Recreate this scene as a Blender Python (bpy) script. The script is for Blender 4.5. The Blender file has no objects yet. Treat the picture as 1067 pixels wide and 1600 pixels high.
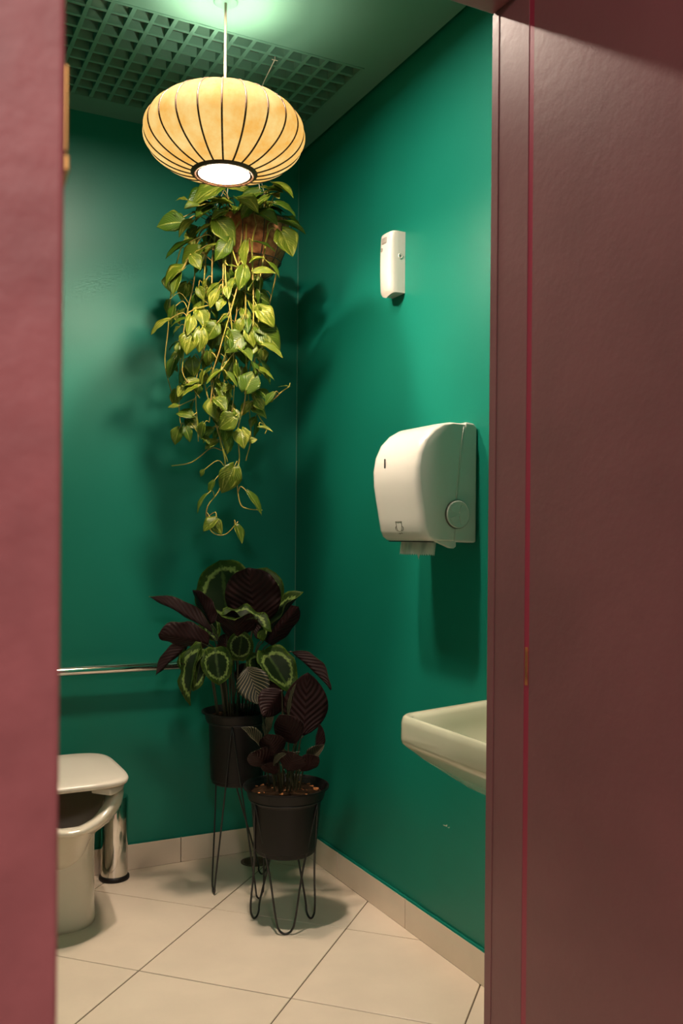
import bpy, bmesh, math, random
from mathutils import Vector, Matrix
random.seed(7)
R = math.radians
C = bpy.context.scene.collection
SC = bpy.context.scene

# ---------------------------------------------------------------- camera, world, lights, exposure
CEIL = 2.70
CAMP = Vector((-1.487, -3.315, 1.206))
FWD = Vector((math.sin(R(27)), math.cos(R(27)), 0))
RT0 = Vector((math.cos(R(27)), -math.sin(R(27)), 0))
ROLL = R(0.5)
RT = RT0*math.cos(ROLL) + Vector((0, 0, 1))*math.sin(ROLL)
UP = -RT0*math.sin(ROLL) + Vector((0, 0, 1))*math.cos(ROLL)
cd = bpy.data.cameras.new('camera')
cam = bpy.data.objects.new('camera', cd); C.objects.link(cam)
cam.matrix_world = Matrix(((RT.x, UP.x, -FWD.x, CAMP.x), (RT.y, UP.y, -FWD.y, CAMP.y), (RT.z, UP.z, -FWD.z, CAMP.z), (0, 0, 0, 1)))
cd.sensor_width = 36; cd.lens = 36*1440/1600; cd.shift_y = 40/1600
cd.clip_start = 0.02
cd.dof.use_dof = True; cd.dof.focus_distance = 3.0; cd.dof.aperture_fstop = 11
SC.camera = cam

world = bpy.data.worlds.new('world'); SC.world = world; world.use_nodes = True
world.node_tree.nodes['Background'].inputs[0].default_value = (1.0, 0.9, 0.8, 1)
world.node_tree.nodes['Background'].inputs[1].default_value = 0.02
SC.view_settings.view_transform = 'Standard'; SC.view_settings.look = 'None'
SC.view_settings.gamma = 1; SC.view_settings.use_curve_mapping = False
SC.view_settings.exposure = 0.0
SC.cycles.max_bounces = 8; SC.cycles.diffuse_bounces = 5
SC.cycles.sample_clamp_indirect = 3.0

LAMP = Vector((-0.619, -0.871, 2.326))       # centre of the pendant shade
DISC_L = 340.0                               # opal diffuser under the shade
SHADE_L = 1.05                                # glowing shade
def lamp_light(name, kind, loc, energy, color, **kw):
    l = bpy.data.lights.new(name, kind); l.energy = energy; l.color = color
    for k, v in kw.items(): setattr(l, k, v)
    o = bpy.data.objects.new(name, l); C.objects.link(o); o.location = loc
    return o
# the corridor's own ceiling lamp, behind the photographer
al = lamp_light('corridor_light', 'AREA', (-1.75, -4.55, 2.45), 27, (1.0, 0.86, 0.78), shape='DISK', size=0.35)
al.rotation_euler = (R(48), 0, R(-8))
# bulb's light out of the shade's top opening
SPOT_L = 2400.0                              # recessed ceiling downlight
SPOT = Vector((-0.79, -1.17, 2.70))
lamp_light('bulb_light', 'POINT', LAMP + Vector((0, 0, 0.045)), 9, (1.0, 0.86, 0.68), shadow_soft_size=0.022)

# ---------------------------------------------------------------- helpers
def P(px, py, Z):
    return CAMP + FWD*Z + RT*((px-533.5)/1440*Z) - UP*((py-840)/1440*Z)
def tag(o, label=None, cat=None, group=None, kind=None):
    if label: o['label'] = label
    if cat: o['category'] = cat
    if group: o['group'] = group
    if kind: o['kind'] = kind
    return o
def obj(name, bm, mats, parent=None, smooth=False, me=None):
    if me is None:
        me = bpy.data.meshes.new(name)
        bmesh.ops.recalc_face_normals(bm, faces=bm.faces) if not getattr(bm, 'keepn', False) else None
        bm.to_mesh(me); bm.free()
        for m in (mats if isinstance(mats, (list, tuple)) else [mats]): me.materials.append(m)
        if smooth: me.polygons.foreach_set('use_smooth', [True]*len(me.polygons))
    o = bpy.data.objects.new(name, me); C.objects.link(o)
    if parent: 
        o.parent = parent
        o.matrix_parent_inverse = PINV[parent.name] if parent.name in PINV else Matrix.Identity(4)
    return o
PINV = {}
def thing(name, loc, label, cat, group=None, kind=None):
    o = bpy.data.objects.new(name, None); C.objects.link(o); o.location = loc
    o.empty_display_size = 0.05
    PINV[o.name] = Matrix.Translation(-Vector(loc))
    return tag(o, label, cat, group, kind)
def box(bm, x0, x1, y0, y1, z0, z1, mi=0):
    vs = [bm.verts.new((x, y, z)) for z in (z0, z1) for y in (y0, y1) for x in (x0, x1)]
    fs = [(0,2,3,1), (4,5,7,6), (0,1,5,4), (2,6,7,3), (0,4,6,2), (1,3,7,5)]
    r = [bm.faces.new([vs[i] for i in f]) for f in fs]
    for f in r: f.material_index = mi
    return r
def boxes(*bs):
    bm = bmesh.new()
    for b in bs: box(bm, *b)
    return bm
def bevel(o, w, seg=3, angle=30):
    m = o.modifiers.new('bevel', 'BEVEL'); m.width = w; m.segments = seg
    m.limit_method = 'ANGLE'; m.angle_limit = R(angle); m.harden_normals = False
    return o
def smooth(o, ang=40):
    me = o.data
    me.polygons.foreach_set('use_smooth', [True]*len(me.polygons))
    try: me.set_sharp_from_angle(angle=R(ang))
    except Exception: pass
    return o
def rings(bm, rs, closed=True, cap0=True, cap1=True, mi=0):
    vr = [[bm.verts.new(p) for p in r] for r in rs]
    n = len(rs[0])
    for a, b in zip(vr, vr[1:]):
        for i in range(n if closed else n-1):
            j = (i+1) % n
            f = bm.faces.new((a[i], a[j], b[j], b[i])); f.material_index = mi
    if cap0: bm.faces.new(list(reversed(vr[0]))).material_index = mi
    if cap1: bm.faces.new(vr[-1]).material_index = mi
    return vr
def lathe(bm, prof, c=(0,0,0), n=48, cap0=False, cap1=False, mi=0):
    rs = [[(c[0]+r*math.cos(2*math.pi*i/n), c[1]+r*math.sin(2*math.pi*i/n), c[2]+z) for i in range(n)] for r, z in prof]
    return rings(bm, rs, True, cap0, cap1, mi)
def tube(bm, pts, rad, n=8, closed=False, mi=0):
    pts = [Vector(p) for p in pts]; m = len(pts)
    rf = rad if callable(rad) else (lambda t: rad)
    rs = []; nrm = None
    for i, p in enumerate(pts):
        if closed: t = pts[(i+1) % m]-pts[i-1]
        else: t = pts[min(i+1, m-1)]-pts[max(i-1, 0)]
        t = t.normalized() if t.length > 1e-9 else Vector((0,0,1))
        if nrm is None:
            nrm = t.orthogonal().normalized()
        nrm = (nrm - t*nrm.dot(t))
        nrm = nrm.normalized() if nrm.length > 1e-6 else t.orthogonal().normalized()
        b = t.cross(nrm); r = rf(i/max(1, m-1))
        rs.append([p + (nrm*math.cos(2*math.pi*k/n)+b*math.sin(2*math.pi*k/n))*r for k in range(n)])
    if closed: rs.append(rs[0])
    if closed:
        vr = [[bm.verts.new(q) for q in r] for r in rs[:-1]]; vr.append(vr[0])
        for a, b_ in zip(vr, vr[1:]):
            for i in range(n): bm.faces.new((a[i], a[(i+1) % n], b_[(i+1) % n], b_[i])).material_index = mi
    else: rings(bm, rs, True, True, True, mi)
def cr(pts, sub=8):                                   # Catmull-Rom through points
    pts = [Vector(p) for p in pts]; out = []
    q = [pts[0]*2-pts[1]] + pts + [pts[-1]*2-pts[-2]]
    for i in range(1, len(q)-2):
        a, b, c, d = q[i-1:i+3]
        for k in range(sub):
            t = k/sub
            out.append(0.5*((2*b)+(c-a)*t+(2*a-5*b+4*c-d)*t*t+(3*b-a-3*c+d)*t**3))
    out.append(pts[-1]); return out
def circle(c, r, n=40, z=None):
    return [(c[0]+r*math.cos(2*math.pi*i/n), c[1]+r*math.sin(2*math.pi*i/n), c[2] if z is None else z) for i in range(n)]

# ---------------------------------------------------------------- materials
def mat(name, col, rough=0.5, metal=0.0, spec=0.5, noise=0.0, nscale=6.0, bump=0.0, bscale=200.0, coat=0.0, col2=None, emis=None, estr=0.0, rvar=0.0):
    m = bpy.data.materials.new(name); m.use_nodes = True
    nt = m.node_tree; N = nt.nodes; L = nt.links; b = N['Principled BSDF']
    b.inputs['Base Color'].default_value = (*col, 1); b.inputs['Roughness'].default_value = rough
    b.inputs['Metallic'].default_value = metal; b.inputs['Specular IOR Level'].default_value = spec
    b.inputs['Coat Weight'].default_value = coat
    tc = N.new('ShaderNodeTexCoord')
    if noise or col2:
        n = N.new('ShaderNodeTexNoise'); n.inputs['Scale'].default_value = nscale; n.inputs['Detail'].default_value = 5
        L.new(tc.outputs['Object'], n.inputs['Vector'])
        mx = N.new('ShaderNodeMix'); mx.data_type = 'RGBA'
        c2 = col2 or tuple(min(1, c*(1+noise)) for c in col)
        c1 = col if col2 else tuple(c*(1-noise) for c in col)
        mx.inputs[6].default_value = (*c1, 1); mx.inputs[7].default_value = (*c2, 1)
        mr = N.new('ShaderNodeMapRange'); mr.inputs[1].default_value = 0.35; mr.inputs[2].default_value = 0.65
        L.new(n.outputs['Fac'], mr.inputs[0]); L.new(mr.outputs[0], mx.inputs[0]); L.new(mx.outputs[2], b.inputs['Base Color'])
        if rvar:
            m2 = N.new('ShaderNodeMapRange'); m2.inputs[3].default_value = rough-rvar; m2.inputs[4].default_value = rough+rvar
            L.new(n.outputs['Fac'], m2.inputs[0]); L.new(m2.outputs[0], b.inputs['Roughness'])
    if bump:
        n = N.new('ShaderNodeTexNoise'); n.inputs['Scale'].default_value = bscale; n.inputs['Detail'].default_value = 3
        L.new(tc.outputs['Object'], n.inputs['Vector'])
        bp = N.new('ShaderNodeBump'); bp.inputs['Strength'].default_value = bump; bp.inputs['Distance'].default_value = 0.002
        L.new(n.outputs['Fac'], bp.inputs['Height']); L.new(bp.outputs[0], b.inputs['Normal'])
    if emis:
        b.inputs['Emission Color'].default_value = (*emis, 1); b.inputs['Emission Strength'].default_value = estr
    return m
GREEN = (0.005, 0.180, 0.128)
M = {}
M['green'] = mat('green_wall_paint', GREEN, 0.42, spec=0.36, noise=0.05, nscale=2.5, bump=0.10, bscale=160, rvar=0.06)
M['ceil'] = mat('green_ceiling_paint', (0.105, 0.250, 0.190), 0.6, spec=0.35, bump=0.08, bscale=120)
M['grille'] = mat('green_grille_paint', (0.095, 0.235, 0.175), 0.55, spec=0.35)
M['plenum'] = mat('plenum_brown', (0.16, 0.13, 0.09), 0.9, noise=0.3, nscale=9)
M['maroon'] = mat('maroon_gloss_paint', (0.270, 0.104, 0.114), 0.33, spec=0.5, noise=0.08, nscale=5, bump=0.22, bscale=70)
M['crimson'] = mat('crimson_gloss_paint', (0.42, 0.035, 0.085), 0.3)
M['rose'] = mat('rose_door_paint', (0.37, 0.125, 0.135), 0.5, spec=0.4, noise=0.12, nscale=22, bump=0.5, bscale=60)
M['tile'] = mat('cream_floor_tile', (0.76, 0.63, 0.51), 0.38, spec=0.45, noise=0.035, nscale=7, bump=0.03, bscale=60)
M['grout'] = mat('dark_grout', (0.12, 0.085, 0.055), 0.9)
M['corridor_ceiling'] = mat('corridor_ceiling_paint', (0.5, 0.42, 0.38), 0.8)
M['ceramic'] = mat('cream_ceramic', (0.74, 0.66, 0.55), 0.10, spec=0.55, coat=0.3, noise=0.02, nscale=4)
M['basin'] = mat('basin_ceramic_green_bounce', (0.62, 0.60, 0.45), 0.12, spec=0.55, coat=0.3)  # ceramic darkened and greened: the green walls' reflection is painted into its colour
M['soap'] = mat('soap_dispenser_green', (0.16, 0.28, 0.20), 0.3)
M['plastic'] = mat('white_plastic', (0.64, 0.60, 0.55), 0.24, spec=0.5, bump=0.02, bscale=300)
M['seat'] = mat('seat_plastic', (0.68, 0.60, 0.52), 0.25, spec=0.5)
M['chrome'] = mat('chrome', (0.75, 0.72, 0.68), 0.09, metal=1.0)
M['steel'] = mat('drain_steel', (0.16, 0.13, 0.10), 0.4, metal=0.8)
M['black'] = mat('black_pot_plastic', (0.009, 0.007, 0.007), 0.45, spec=0.28, bump=0.03, bscale=250)
M['wire'] = mat('black_wire', (0.010, 0.009, 0.009), 0.4, spec=0.5)
M['dark'] = mat('dark_slot', (0.01, 0.009, 0.008), 0.7)
M['brass'] = mat('brass', (0.62, 0.36, 0.13), 0.3, metal=0.9)
M['paper'] = mat('paper_towel', (0.62, 0.60, 0.52), 0.9, bump=0.3, bscale=120)
M['soil'] = mat('dark_soil', (0.012, 0.007, 0.004), 0.95, spec=0.05, bump=1.0, bscale=90, col2=(0.035, 0.018, 0.009), nscale=60)
M['bark'] = mat('bark_chips', (0.40, 0.14, 0.04), 0.85, noise=0.4, nscale=30)
M['coir'] = mat('brown_coir', (0.16, 0.050, 0.018), 0.95, bump=1.0, bscale=110, col2=(0.42, 0.17, 0.065), nscale=45)
M['vine'] = mat('vine_stem', (0.30, 0.30, 0.035), 0.5, col2=(0.42, 0.26, 0.07), nscale=12)
M['stalk'] = mat('dark_stalk', (0.035, 0.03, 0.012), 0.5)
M['cord'] = mat('cream_cord', (0.55, 0.42, 0.30), 0.6)
M['nylon'] = mat('pale_line', (0.55, 0.5, 0.4), 0.5)
M['rib'] = mat('lamp_wire_rib', (0.070, 0.028, 0.010), 0.6)
M['disc'] = mat('opal_diffuser', (0.9, 0.9, 0.9), 0.4, emis=(1.0, 0.80, 0.60), estr=DISC_L)
M['spot'] = mat('downlight_lens', (0.9, 0.9, 0.9), 0.4, emis=(1.0, 0.84, 0.68), estr=SPOT_L)
M['lens'] = mat('grey_sensor_window', (0.33, 0.30, 0.27), 0.15, coat=0.5)
M['icon'] = mat('icon_print', (0.10, 0.08, 0.06), 0.6)

def shade_mat():                                       # lit paper: warm, slightly mottled
    m = mat('glowing_shade', (0.06, 0.04, 0.02), 0.9, spec=0.05); N = m.node_tree.nodes; L = m.node_tree.links
    b = N['Principled BSDF']; tc = N.new('ShaderNodeTexCoord')
    n = N.new('ShaderNodeTexNoise'); n.inputs['Scale'].default_value = 13; n.inputs['Detail'].default_value = 8; n.inputs['Roughness'].default_value = 0.65
    L.new(tc.outputs['Object'], n.inputs['Vector'])
    cr_ = N.new('ShaderNodeValToRGB')
    cr_.color_ramp.elements[0].position = 0.32; cr_.color_ramp.elements[0].color = (0.98, 0.46, 0.07, 1)
    cr_.color_ramp.elements[1].position = 0.70; cr_.color_ramp.elements[1].color = (1.05, 0.78, 0.30, 1)
    L.new(n.outputs['Fac'], cr_.inputs[0]); L.new(cr_.outputs[0], b.inputs['Emission Color'])
    b.inputs['Emission Strength'].default_value = SHADE_L*0.9
    return m
M['shade'] = shade_mat()

def leaf_mat(name, kind):
    m = bpy.data.materials.new(name); m.use_nodes = True; nt = m.node_tree; N = nt.nodes; L = nt.links
    b = N['Principled BSDF']
    uv = N.new('ShaderNodeUVMap'); uv.uv_map = 'UVMap'
    sep = N.new('ShaderNodeSeparateXYZ'); L.new(uv.outputs[0], sep.inputs[0])
    def math_(op, a, b_=None, c=None):
        n = N.new('ShaderNodeMath'); n.operation = op
        for i, v in enumerate((a, b_, c)):
            if v is None: continue
            if isinstance(v, (int, float)): n.inputs[i].default_value = v
            else: L.new(v, n.inputs[i])
        return n.outputs[0]
    def mix(f, c1, c2):
        n = N.new('ShaderNodeMix'); n.data_type = 'RGBA'; n.clamp_factor = True
        L.new(f, n.inputs[0]) if not isinstance(f, (int, float)) else setattr(n.inputs[0], 'default_value', f)
        for i, c in ((6, c1), (7, c2)):
            if isinstance(c, tuple): n.inputs[i].default_value = (*c, 1)
            else: L.new(c, n.inputs[i])
        return n.outputs[2]
    u = math_('ABSOLUTE', math_('MULTIPLY_ADD', sep.outputs[0], 2.0, -1.0)); v = sep.outputs[1]
    oi = N.new('ShaderNodeObjectInfo')
    no = N.new('ShaderNodeTexNoise'); no.noise_dimensions = '4D'; no.inputs['Detail'].default_value = 3
    L.new(math_('MULTIPLY', oi.outputs['Random'], 40.0), no.inputs['W'])
    if kind == 'pothos':
        no.inputs['Scale'].default_value = 1.0
        cmb = N.new('ShaderNodeCombineXYZ')
        L.new(math_('MULTIPLY', sep.outputs[0], 9.0), cmb.inputs[0])
        L.new(math_('MULTIPLY', math_('SUBTRACT', v, math_('MULTIPLY', u, 0.35)), 2.2), cmb.inputs[1])
        L.new(cmb.outputs[0], no.inputs['Vector'])
        rnd = N.new('ShaderNodeMapRange'); L.new(oi.outputs['Random'], rnd.inputs[0]); rnd.inputs[3].default_value = 0.62; rnd.inputs[4].default_value = 0.50
        f = N.new('ShaderNodeMapRange'); L.new(no.outputs['Fac'], f.inputs[0]); L.new(rnd.outputs[0], f.inputs[1])
        L.new(math_('ADD', rnd.outputs[0], 0.10), f.inputs[2])
        base = mix(oi.outputs['Random'], (0.050, 0.115, 0.007), (0.16, 0.215, 0.012))
        col = mix(f.outputs[0], base, (0.46, 0.46, 0.075))
        mid = N.new('ShaderNodeMapRange'); L.new(u, mid.inputs[0]); mid.inputs[1].default_value = 0.03; mid.inputs[2].default_value = 0.09; mid.inputs[3].default_value = 0.7; mid.inputs[4].default_value = 0.0
        col = mix(mid.outputs[0], col, (0.40, 0.42, 0.08))
        b.inputs['Roughness'].default_value = 0.36
        wv = math_('SINE', math_('MULTIPLY', math_('SUBTRACT', v, math_('MULTIPLY', u, 0.5)), 60.0))
        bp = N.new('ShaderNodeBump'); bp.inputs['Strength'].default_value = 0.25; bp.inputs['Distance'].default_value = 0.02
        L.new(wv, bp.inputs['Height']); L.new(bp.outputs[0], b.inputs['Normal'])
        L.new(col, b.inputs['Base Color'])
        tr = N.new('ShaderNodeBsdfTranslucent'); L.new(mix(0.5, col, (0.40, 0.42, 0.02)), tr.inputs[0])
        ms = N.new('ShaderNodeMixShader'); ms.inputs[0].default_value = 0.28
        L.new(b.outputs[0], ms.inputs[1]); L.new(tr.outputs[0], ms.inputs[2]); L.new(ms.outputs[0], N['Material Output'].inputs[0])
        return m
    no.inputs['Scale'].default_value = 14.0; L.new(uv.outputs[0], no.inputs['Vector'])  # floor plants' dark leaf colours deepened further, painting in the pothos's shadow
    nz = math_('MULTIPLY_ADD', no.outputs['Fac'], 0.30, -0.15)
    if kind == 'medallion':
        vv = math_('MULTIPLY_ADD', v, 2.0, -1.0)
        r = math_('ADD', math_('SQRT', math_('ADD', math_('POWER', math_('ABSOLUTE', math_('MULTIPLY', u, math_('SQRT', math_('SUBTRACT', 1.0, math_('MINIMUM', math_('MULTIPLY', vv, vv), 1.0))))), 2.0), math_('MULTIPLY', vv, vv))), nz)
        st = math_('SINE', math_('MULTIPLY', math_('SUBTRACT', v, math_('MULTIPLY', u, 0.30)), 70.0))
        r = math_('ADD', r, math_('MULTIPLY', st, 0.018))
        rp = N.new('ShaderNodeValToRGB'); L.new(r, rp.inputs[0]); e = rp.color_ramp.elements
        e[0].position = 0.0; e[0].color = (0.006, 0.014, 0.004, 1)
        e[1].position = 1.0; e[1].color = (0.06, 0.10, 0.012, 1)
        for p, c in ((0.60, (0.008, 0.018, 0.005, 1)), (0.69, (0.15, 0.21, 0.055, 1)), (0.73, (0.14, 0.20, 0.05, 1)), (0.78, (0.018, 0.038, 0.007, 1)), (0.93, (0.022, 0.045, 0.006, 1))):
            k = e.new(p); k.color = c
        md = N.new('ShaderNodeMapRange'); L.new(math_('SUBTRACT', u, math_('MULTIPLY', nz, 0.8)), md.inputs[0]); md.inputs[1].default_value = 0.03; md.inputs[2].default_value = 0.10; md.inputs[3].default_value = 0.6; md.inputs[4].default_value = 0
        L.new(mix(md.outputs[0], rp.outputs[0], (0.045, 0.080, 0.018)), b.inputs['Base Color'])
        b.inputs['Roughness'].default_value = 0.5; b.inputs['Specular IOR Level'].default_value = 0.12
    elif kind == 'pinstripe':
        s = math_('SINE', math_('MULTIPLY', math_('SUBTRACT', v, math_('MULTIPLY', math_('POWER', u, 0.8), 0.42)), 62.0))
        f = N.new('ShaderNodeMapRange'); L.new(s, f.inputs[0]); f.inputs[1].default_value = 0.80; f.inputs[2].default_value = 0.96
        L.new(mix(f.outputs[0], (0.009, 0.011, 0.006), (0.20, 0.155, 0.09)), b.inputs['Base Color'])
        b.inputs['Roughness'].default_value = 0.45; b.inputs['Specular IOR Level'].default_value = 0.22
    else:
        s = math_('SINE', math_('MULTIPLY', math_('SUBTRACT', v, math_('MULTIPLY', u, 0.35)), 58.0))
        L.new(mix(math_('MULTIPLY_ADD', s, 0.5, 0.5), (0.014, 0.0045, 0.005), (0.021, 0.0065, 0.0065)), b.inputs['Base Color'])
        bp = N.new('ShaderNodeBump'); bp.inputs['Strength'].default_value = 0.25; bp.inputs['Distance'].default_value = 0.006
        L.new(s, bp.inputs['Height']); L.new(bp.outputs[0], b.inputs['Normal'])
        b.inputs['Roughness'].default_value = 0.55; b.inputs['Specular IOR Level'].default_value = 0.15
    return m
M['pothos'] = leaf_mat('pothos_leaf', 'pothos')
M['medal'] = leaf_mat('medallion_leaf_top', 'medallion')
M['pin'] = leaf_mat('pinstripe_leaf_top', 'pinstripe')
M['purple'] = leaf_mat('purple_leaf_underside', 'purple')

# ---------------------------------------------------------------- setting
XL, YF, YO = -1.85, -2.05, -2.142           # left wall, inner and outer face of the doorway wall
JR, JL, LZ = -0.563, -1.363, 2.086          # doorway: right and left jamb faces, lintel height
CX0, CY0 = -2.5, -4.9                       # corridor extents
def two_tone(bm):                            # room side green, corridor side maroon
    for f in bm.faces:
        f.normal_update()
        f.material_index = 0 if f.normal.y > 0.5 else 1
    return bm
def struct(name, bm, mats, label, cat, parent=None):
    return tag(obj(name, bm, mats, parent), label, cat, kind='structure')

struct('wall_back', boxes((XL-0.1, 0.1, 0, 0.1, 0, 2.9)), M['green'], 'glossy green painted wall behind the toilet and grab bar', 'wall')
struct('wall_right', boxes((0, 0.1, YO, 0, 0, 2.9)), M['green'], 'glossy green painted wall carrying the dispensers and basin', 'wall')
struct('wall_left', boxes((XL-0.1, XL, YO, 0, 0, 2.9)), M['green'], 'green painted wall left of the toilet, hidden by the door', 'wall')
bm = bmesh.new()
box(bm, XL-0.1, JL-0.03, YO, YF, 0, 2.9); box(bm, JR+0.03, 0.0, YO, YF, 0, 2.9); box(bm, JL-0.03, JR+0.03, YO, YF, LZ+0.03, 2.9)
struct('wall_front', two_tone(bm), [M['green'], M['maroon']], 'doorway wall, green inside and maroon outside', 'wall')
# door frame lining
tr = thing('trim_1', (JR, YO, 0), 'maroon painted frame lining the doorway, chipped gloss edges', 'door frame', kind='structure')
bevel(obj('right_jamb', boxes((JR, JR+0.03, YO-0.001, YF+0.002, 0, LZ+0.03)), M['maroon'], tr), 0.0008, 1)
bevel(obj('left_jamb', boxes((JL-0.03, JL, YO-0.001, YF+0.002, 0, LZ+0.03)), M['maroon'], tr), 0.004, 2)
bevel(obj('lintel', boxes((JL, JR, YO-0.001, YF+0.002, LZ, LZ+0.03)), M['maroon'], tr), 0.003, 2)
bead = obj('edge_bead', boxes((JR-0.0010, JR, YF-0.014, YF+0.004, 0, LZ)), M['maroon'], tr); bevel(bead, 0.0004, 1)
obj('stop_edge', boxes((JR+0.0006, JR+0.03, YO-0.0130, YO-0.001, 0, 2.69)), M['crimson'], tr)
sp = obj('strike_plate', boxes((JR-0.0002, JR+0.002, YO-0.0105, YO-0.0040, 0.975, 1.035)), M['bark'], tr)
# corridor
struct('wall_corridor_right', boxes((JR+0.0005, JR+0.13, CY0, YO-0.0130, 0, 2.9)), M['maroon'], 'dark maroon gloss wall right of the doorway', 'wall')
struct('wall_corridor_left', boxes((CX0-0.1, CX0, CY0, YO, 0, 2.9)), M['maroon'], 'maroon corridor wall to the left, out of view', 'wall')
struct('wall_corridor_back', boxes((CX0-0.1, JR+0.13, CY0-0.1, CY0, 0, 2.9)), M['maroon'], 'maroon corridor wall behind the photographer', 'wall')
struct('wall_corridor_front', boxes((CX0, XL-0.1, YO, YF, 0, 2.9)), M['maroon'], 'maroon corridor wall beside the doorway, out of view', 'wall')
struct('ceiling_corridor', boxes((CX0, JR+0.13, CY0, YO, CEIL, CEIL+0.1)), M['corridor_ceiling'], 'pale ceiling of the corridor outside the doorway', 'ceiling')
struct('ceiling_cover', boxes((XL-0.1, 0.1, YO, 0.1, 2.9, 2.95)), M['plenum'], 'dark slab above the suspended ceiling', 'ceiling')

bm = bmesh.new(); tube(bm, [(-0.0008, -0.0008, 0.092), (-0.0008, -0.0008, CEIL)], 0.0015, 8)
struct('trim_3', bm, M['ceil'], 'thin pale caulk line in the corner of the two green walls', 'trim')
wr_ = bpy.data.objects['wall_right']; random.seed(2); bm = bmesh.new()
for dy, dz, L_, h_ in ((0, 0, .012, .0016), (-.006, .003, .004, .003), (.009, -.001, .006, .0012), (-.014, -.0015, .004, .0012), (-.019, .0005, .0016, .0035)):
    box(bm, -0.0005, 0.0002, -1.077+dy-L_/2, -1.077+dy+L_/2, 0.374+dz-h_/2, 0.374+dz+h_/2)
obj('paint_chip', bm, M['tile'], wr_)

# ceiling with the grille opening
GX1, GY1, GP, NX, NY = -0.106, -0.118, 0.0607, 21, 10
GX0, GY0 = GX1-GP*NX, GY1-GP*NY
cl = thing('ceiling', (0, 0, CEIL), 'green suspended ceiling with square grille and dark shadow gap', 'ceiling', kind='structure')
CR = -0.014
HS = 0.0462
obj('ceiling_panel', boxes((XL, SPOT.x-HS, YF, GY0, CEIL, CEIL+0.02), (SPOT.x+HS, CR, YF, GY0, CEIL, CEIL+0.02), (SPOT.x-HS, SPOT.x+HS, YF, SPOT.y-HS, CEIL, CEIL+0.02), (SPOT.x-HS, SPOT.x+HS, SPOT.y+HS, GY0, CEIL, CEIL+0.02), (XL, GX0, GY0, GY1, CEIL, CEIL+0.02), (GX1, CR, GY0, GY1, CEIL, CEIL+0.02), (XL, CR, GY1, 0, CEIL, CEIL+0.02)), M['ceil'], cl)
gr = thing('egg_crate_grille', (GX0, GY0, CEIL), 'green egg-crate ventilation grille of square cells set in the ceiling', 'grille')
obj('plenum_box', boxes((GX0-0.02, GX1+0.02, GY0-0.02, GY1+0.02, CEIL+0.062, CEIL+0.075)), M['plenum'], gr)
obj('frame_rim', boxes((GX0, GX1, GY0-0.004, GY0+0.006, CEIL-0.0015, CEIL+0.03), (GX0, GX1, GY1-0.006, GY1+0.004, CEIL-0.0015, CEIL+0.03),
    (GX0-0.004, GX0+0.006, GY0-0.004, GY1+0.004, CEIL-0.0018, CEIL+0.031), (GX1-0.006, GX1+0.004, GY0-0.004, GY1+0.004, CEIL-0.0018, CEIL+0.031)), M['grille'], gr)
bl = boxes((-0.0062, 0.0062, GY0, GY1, 0, 0.028)); me = obj('bar', bl, M['grille'], gr); me.location = (GX0+GP, 0, CEIL)
for i in range(2, NX):
    o = obj('bar', None, None, gr, me=me.data); o.location = (GX0+GP*i, 0, CEIL)
bl = boxes((GX0, GX1, -0.0055, 0.0055, 0.001, 0.027)); me2 = obj('cross_bar', bl, M['grille'], gr); me2.location = (0, GY0+GP, CEIL)
for i in range(2, NY):
    o = obj('cross_bar', None, None, gr, me=me2.data); o.location = (0, GY0+GP*i, CEIL)

dl = thing('downlight', (SPOT.x, SPOT.y, CEIL), 'small recessed ceiling downlight beside the pendant cord, just above the picture', 'light')
bm = bmesh.new(); lathe(bm, [(0.062, -0.0002), (0.060, -0.005), (0.048, -0.006), (0.046, -0.001), (0.044, 0.030), (0.043, 0.032)], SPOT, 40); obj('trim_ring', bm, M['cord'], dl, smooth=True)
bm = bmesh.new(); lathe(bm, [(0.0005, -0.001), (0.036, -0.001), (0.037, 0.001), (0.036, 0.005), (0.0005, 0.005)], SPOT, 32, True, True); obj('lens', bm, M['spot'], dl)

# floor: slab and diagonal tiles
fl = thing('floor', (0, 0, 0), 'cream ceramic tile floor laid diagonally with dark joints', 'floor', kind='structure')
obj('grout_bed', boxes((CX0-0.1, 0.1, CY0-0.1, 0.1, -0.08, -0.0022)), M['grout'], fl)
TA, TS = R(90-45.7), 0.4545
O0 = Vector((-0.818, -0.786)); e1 = Vector((math.cos(TA), math.sin(TA))); e2 = Vector((-e1.y, e1.x))
def clip(poly, ax, lim, sgn):
    out = []
    for i in range(len(poly)):
        a, b = poly[i-1], poly[i]
        ia, ib = sgn*(a[ax]-lim) <= 0, sgn*(b[ax]-lim) <= 0
        if ia != ib:
            t = (lim-a[ax])/(b[ax]-a[ax]); out.append(a.lerp(b, t))
        if ib: out.append(b)
    return out
def add_tile(poly):
    c = sum(poly, Vector((0, 0)))/len(poly)
    if len(poly) < 3: return
    area = abs(sum(poly[i-1].x*poly[i].y-poly[i].x*poly[i-1].y for i in range(len(poly))))/2
    if area < 4e-4: return
    dz = random.uniform(-0.0003, 0.0003)
    bm = bmesh.new()
    rs = []
    for ins, z in ((0, -0.006), (0, -0.001+dz), (0.0012, dz)):
        rs.append([(p.x-(p.x-c.x)*ins/0.2, p.y-(p.y-c.y)*ins/0.2, z) for p in poly])
    rings(bm, rs); obj('tile', bm, M['tile'], fl)
g = 0.0019
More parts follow.
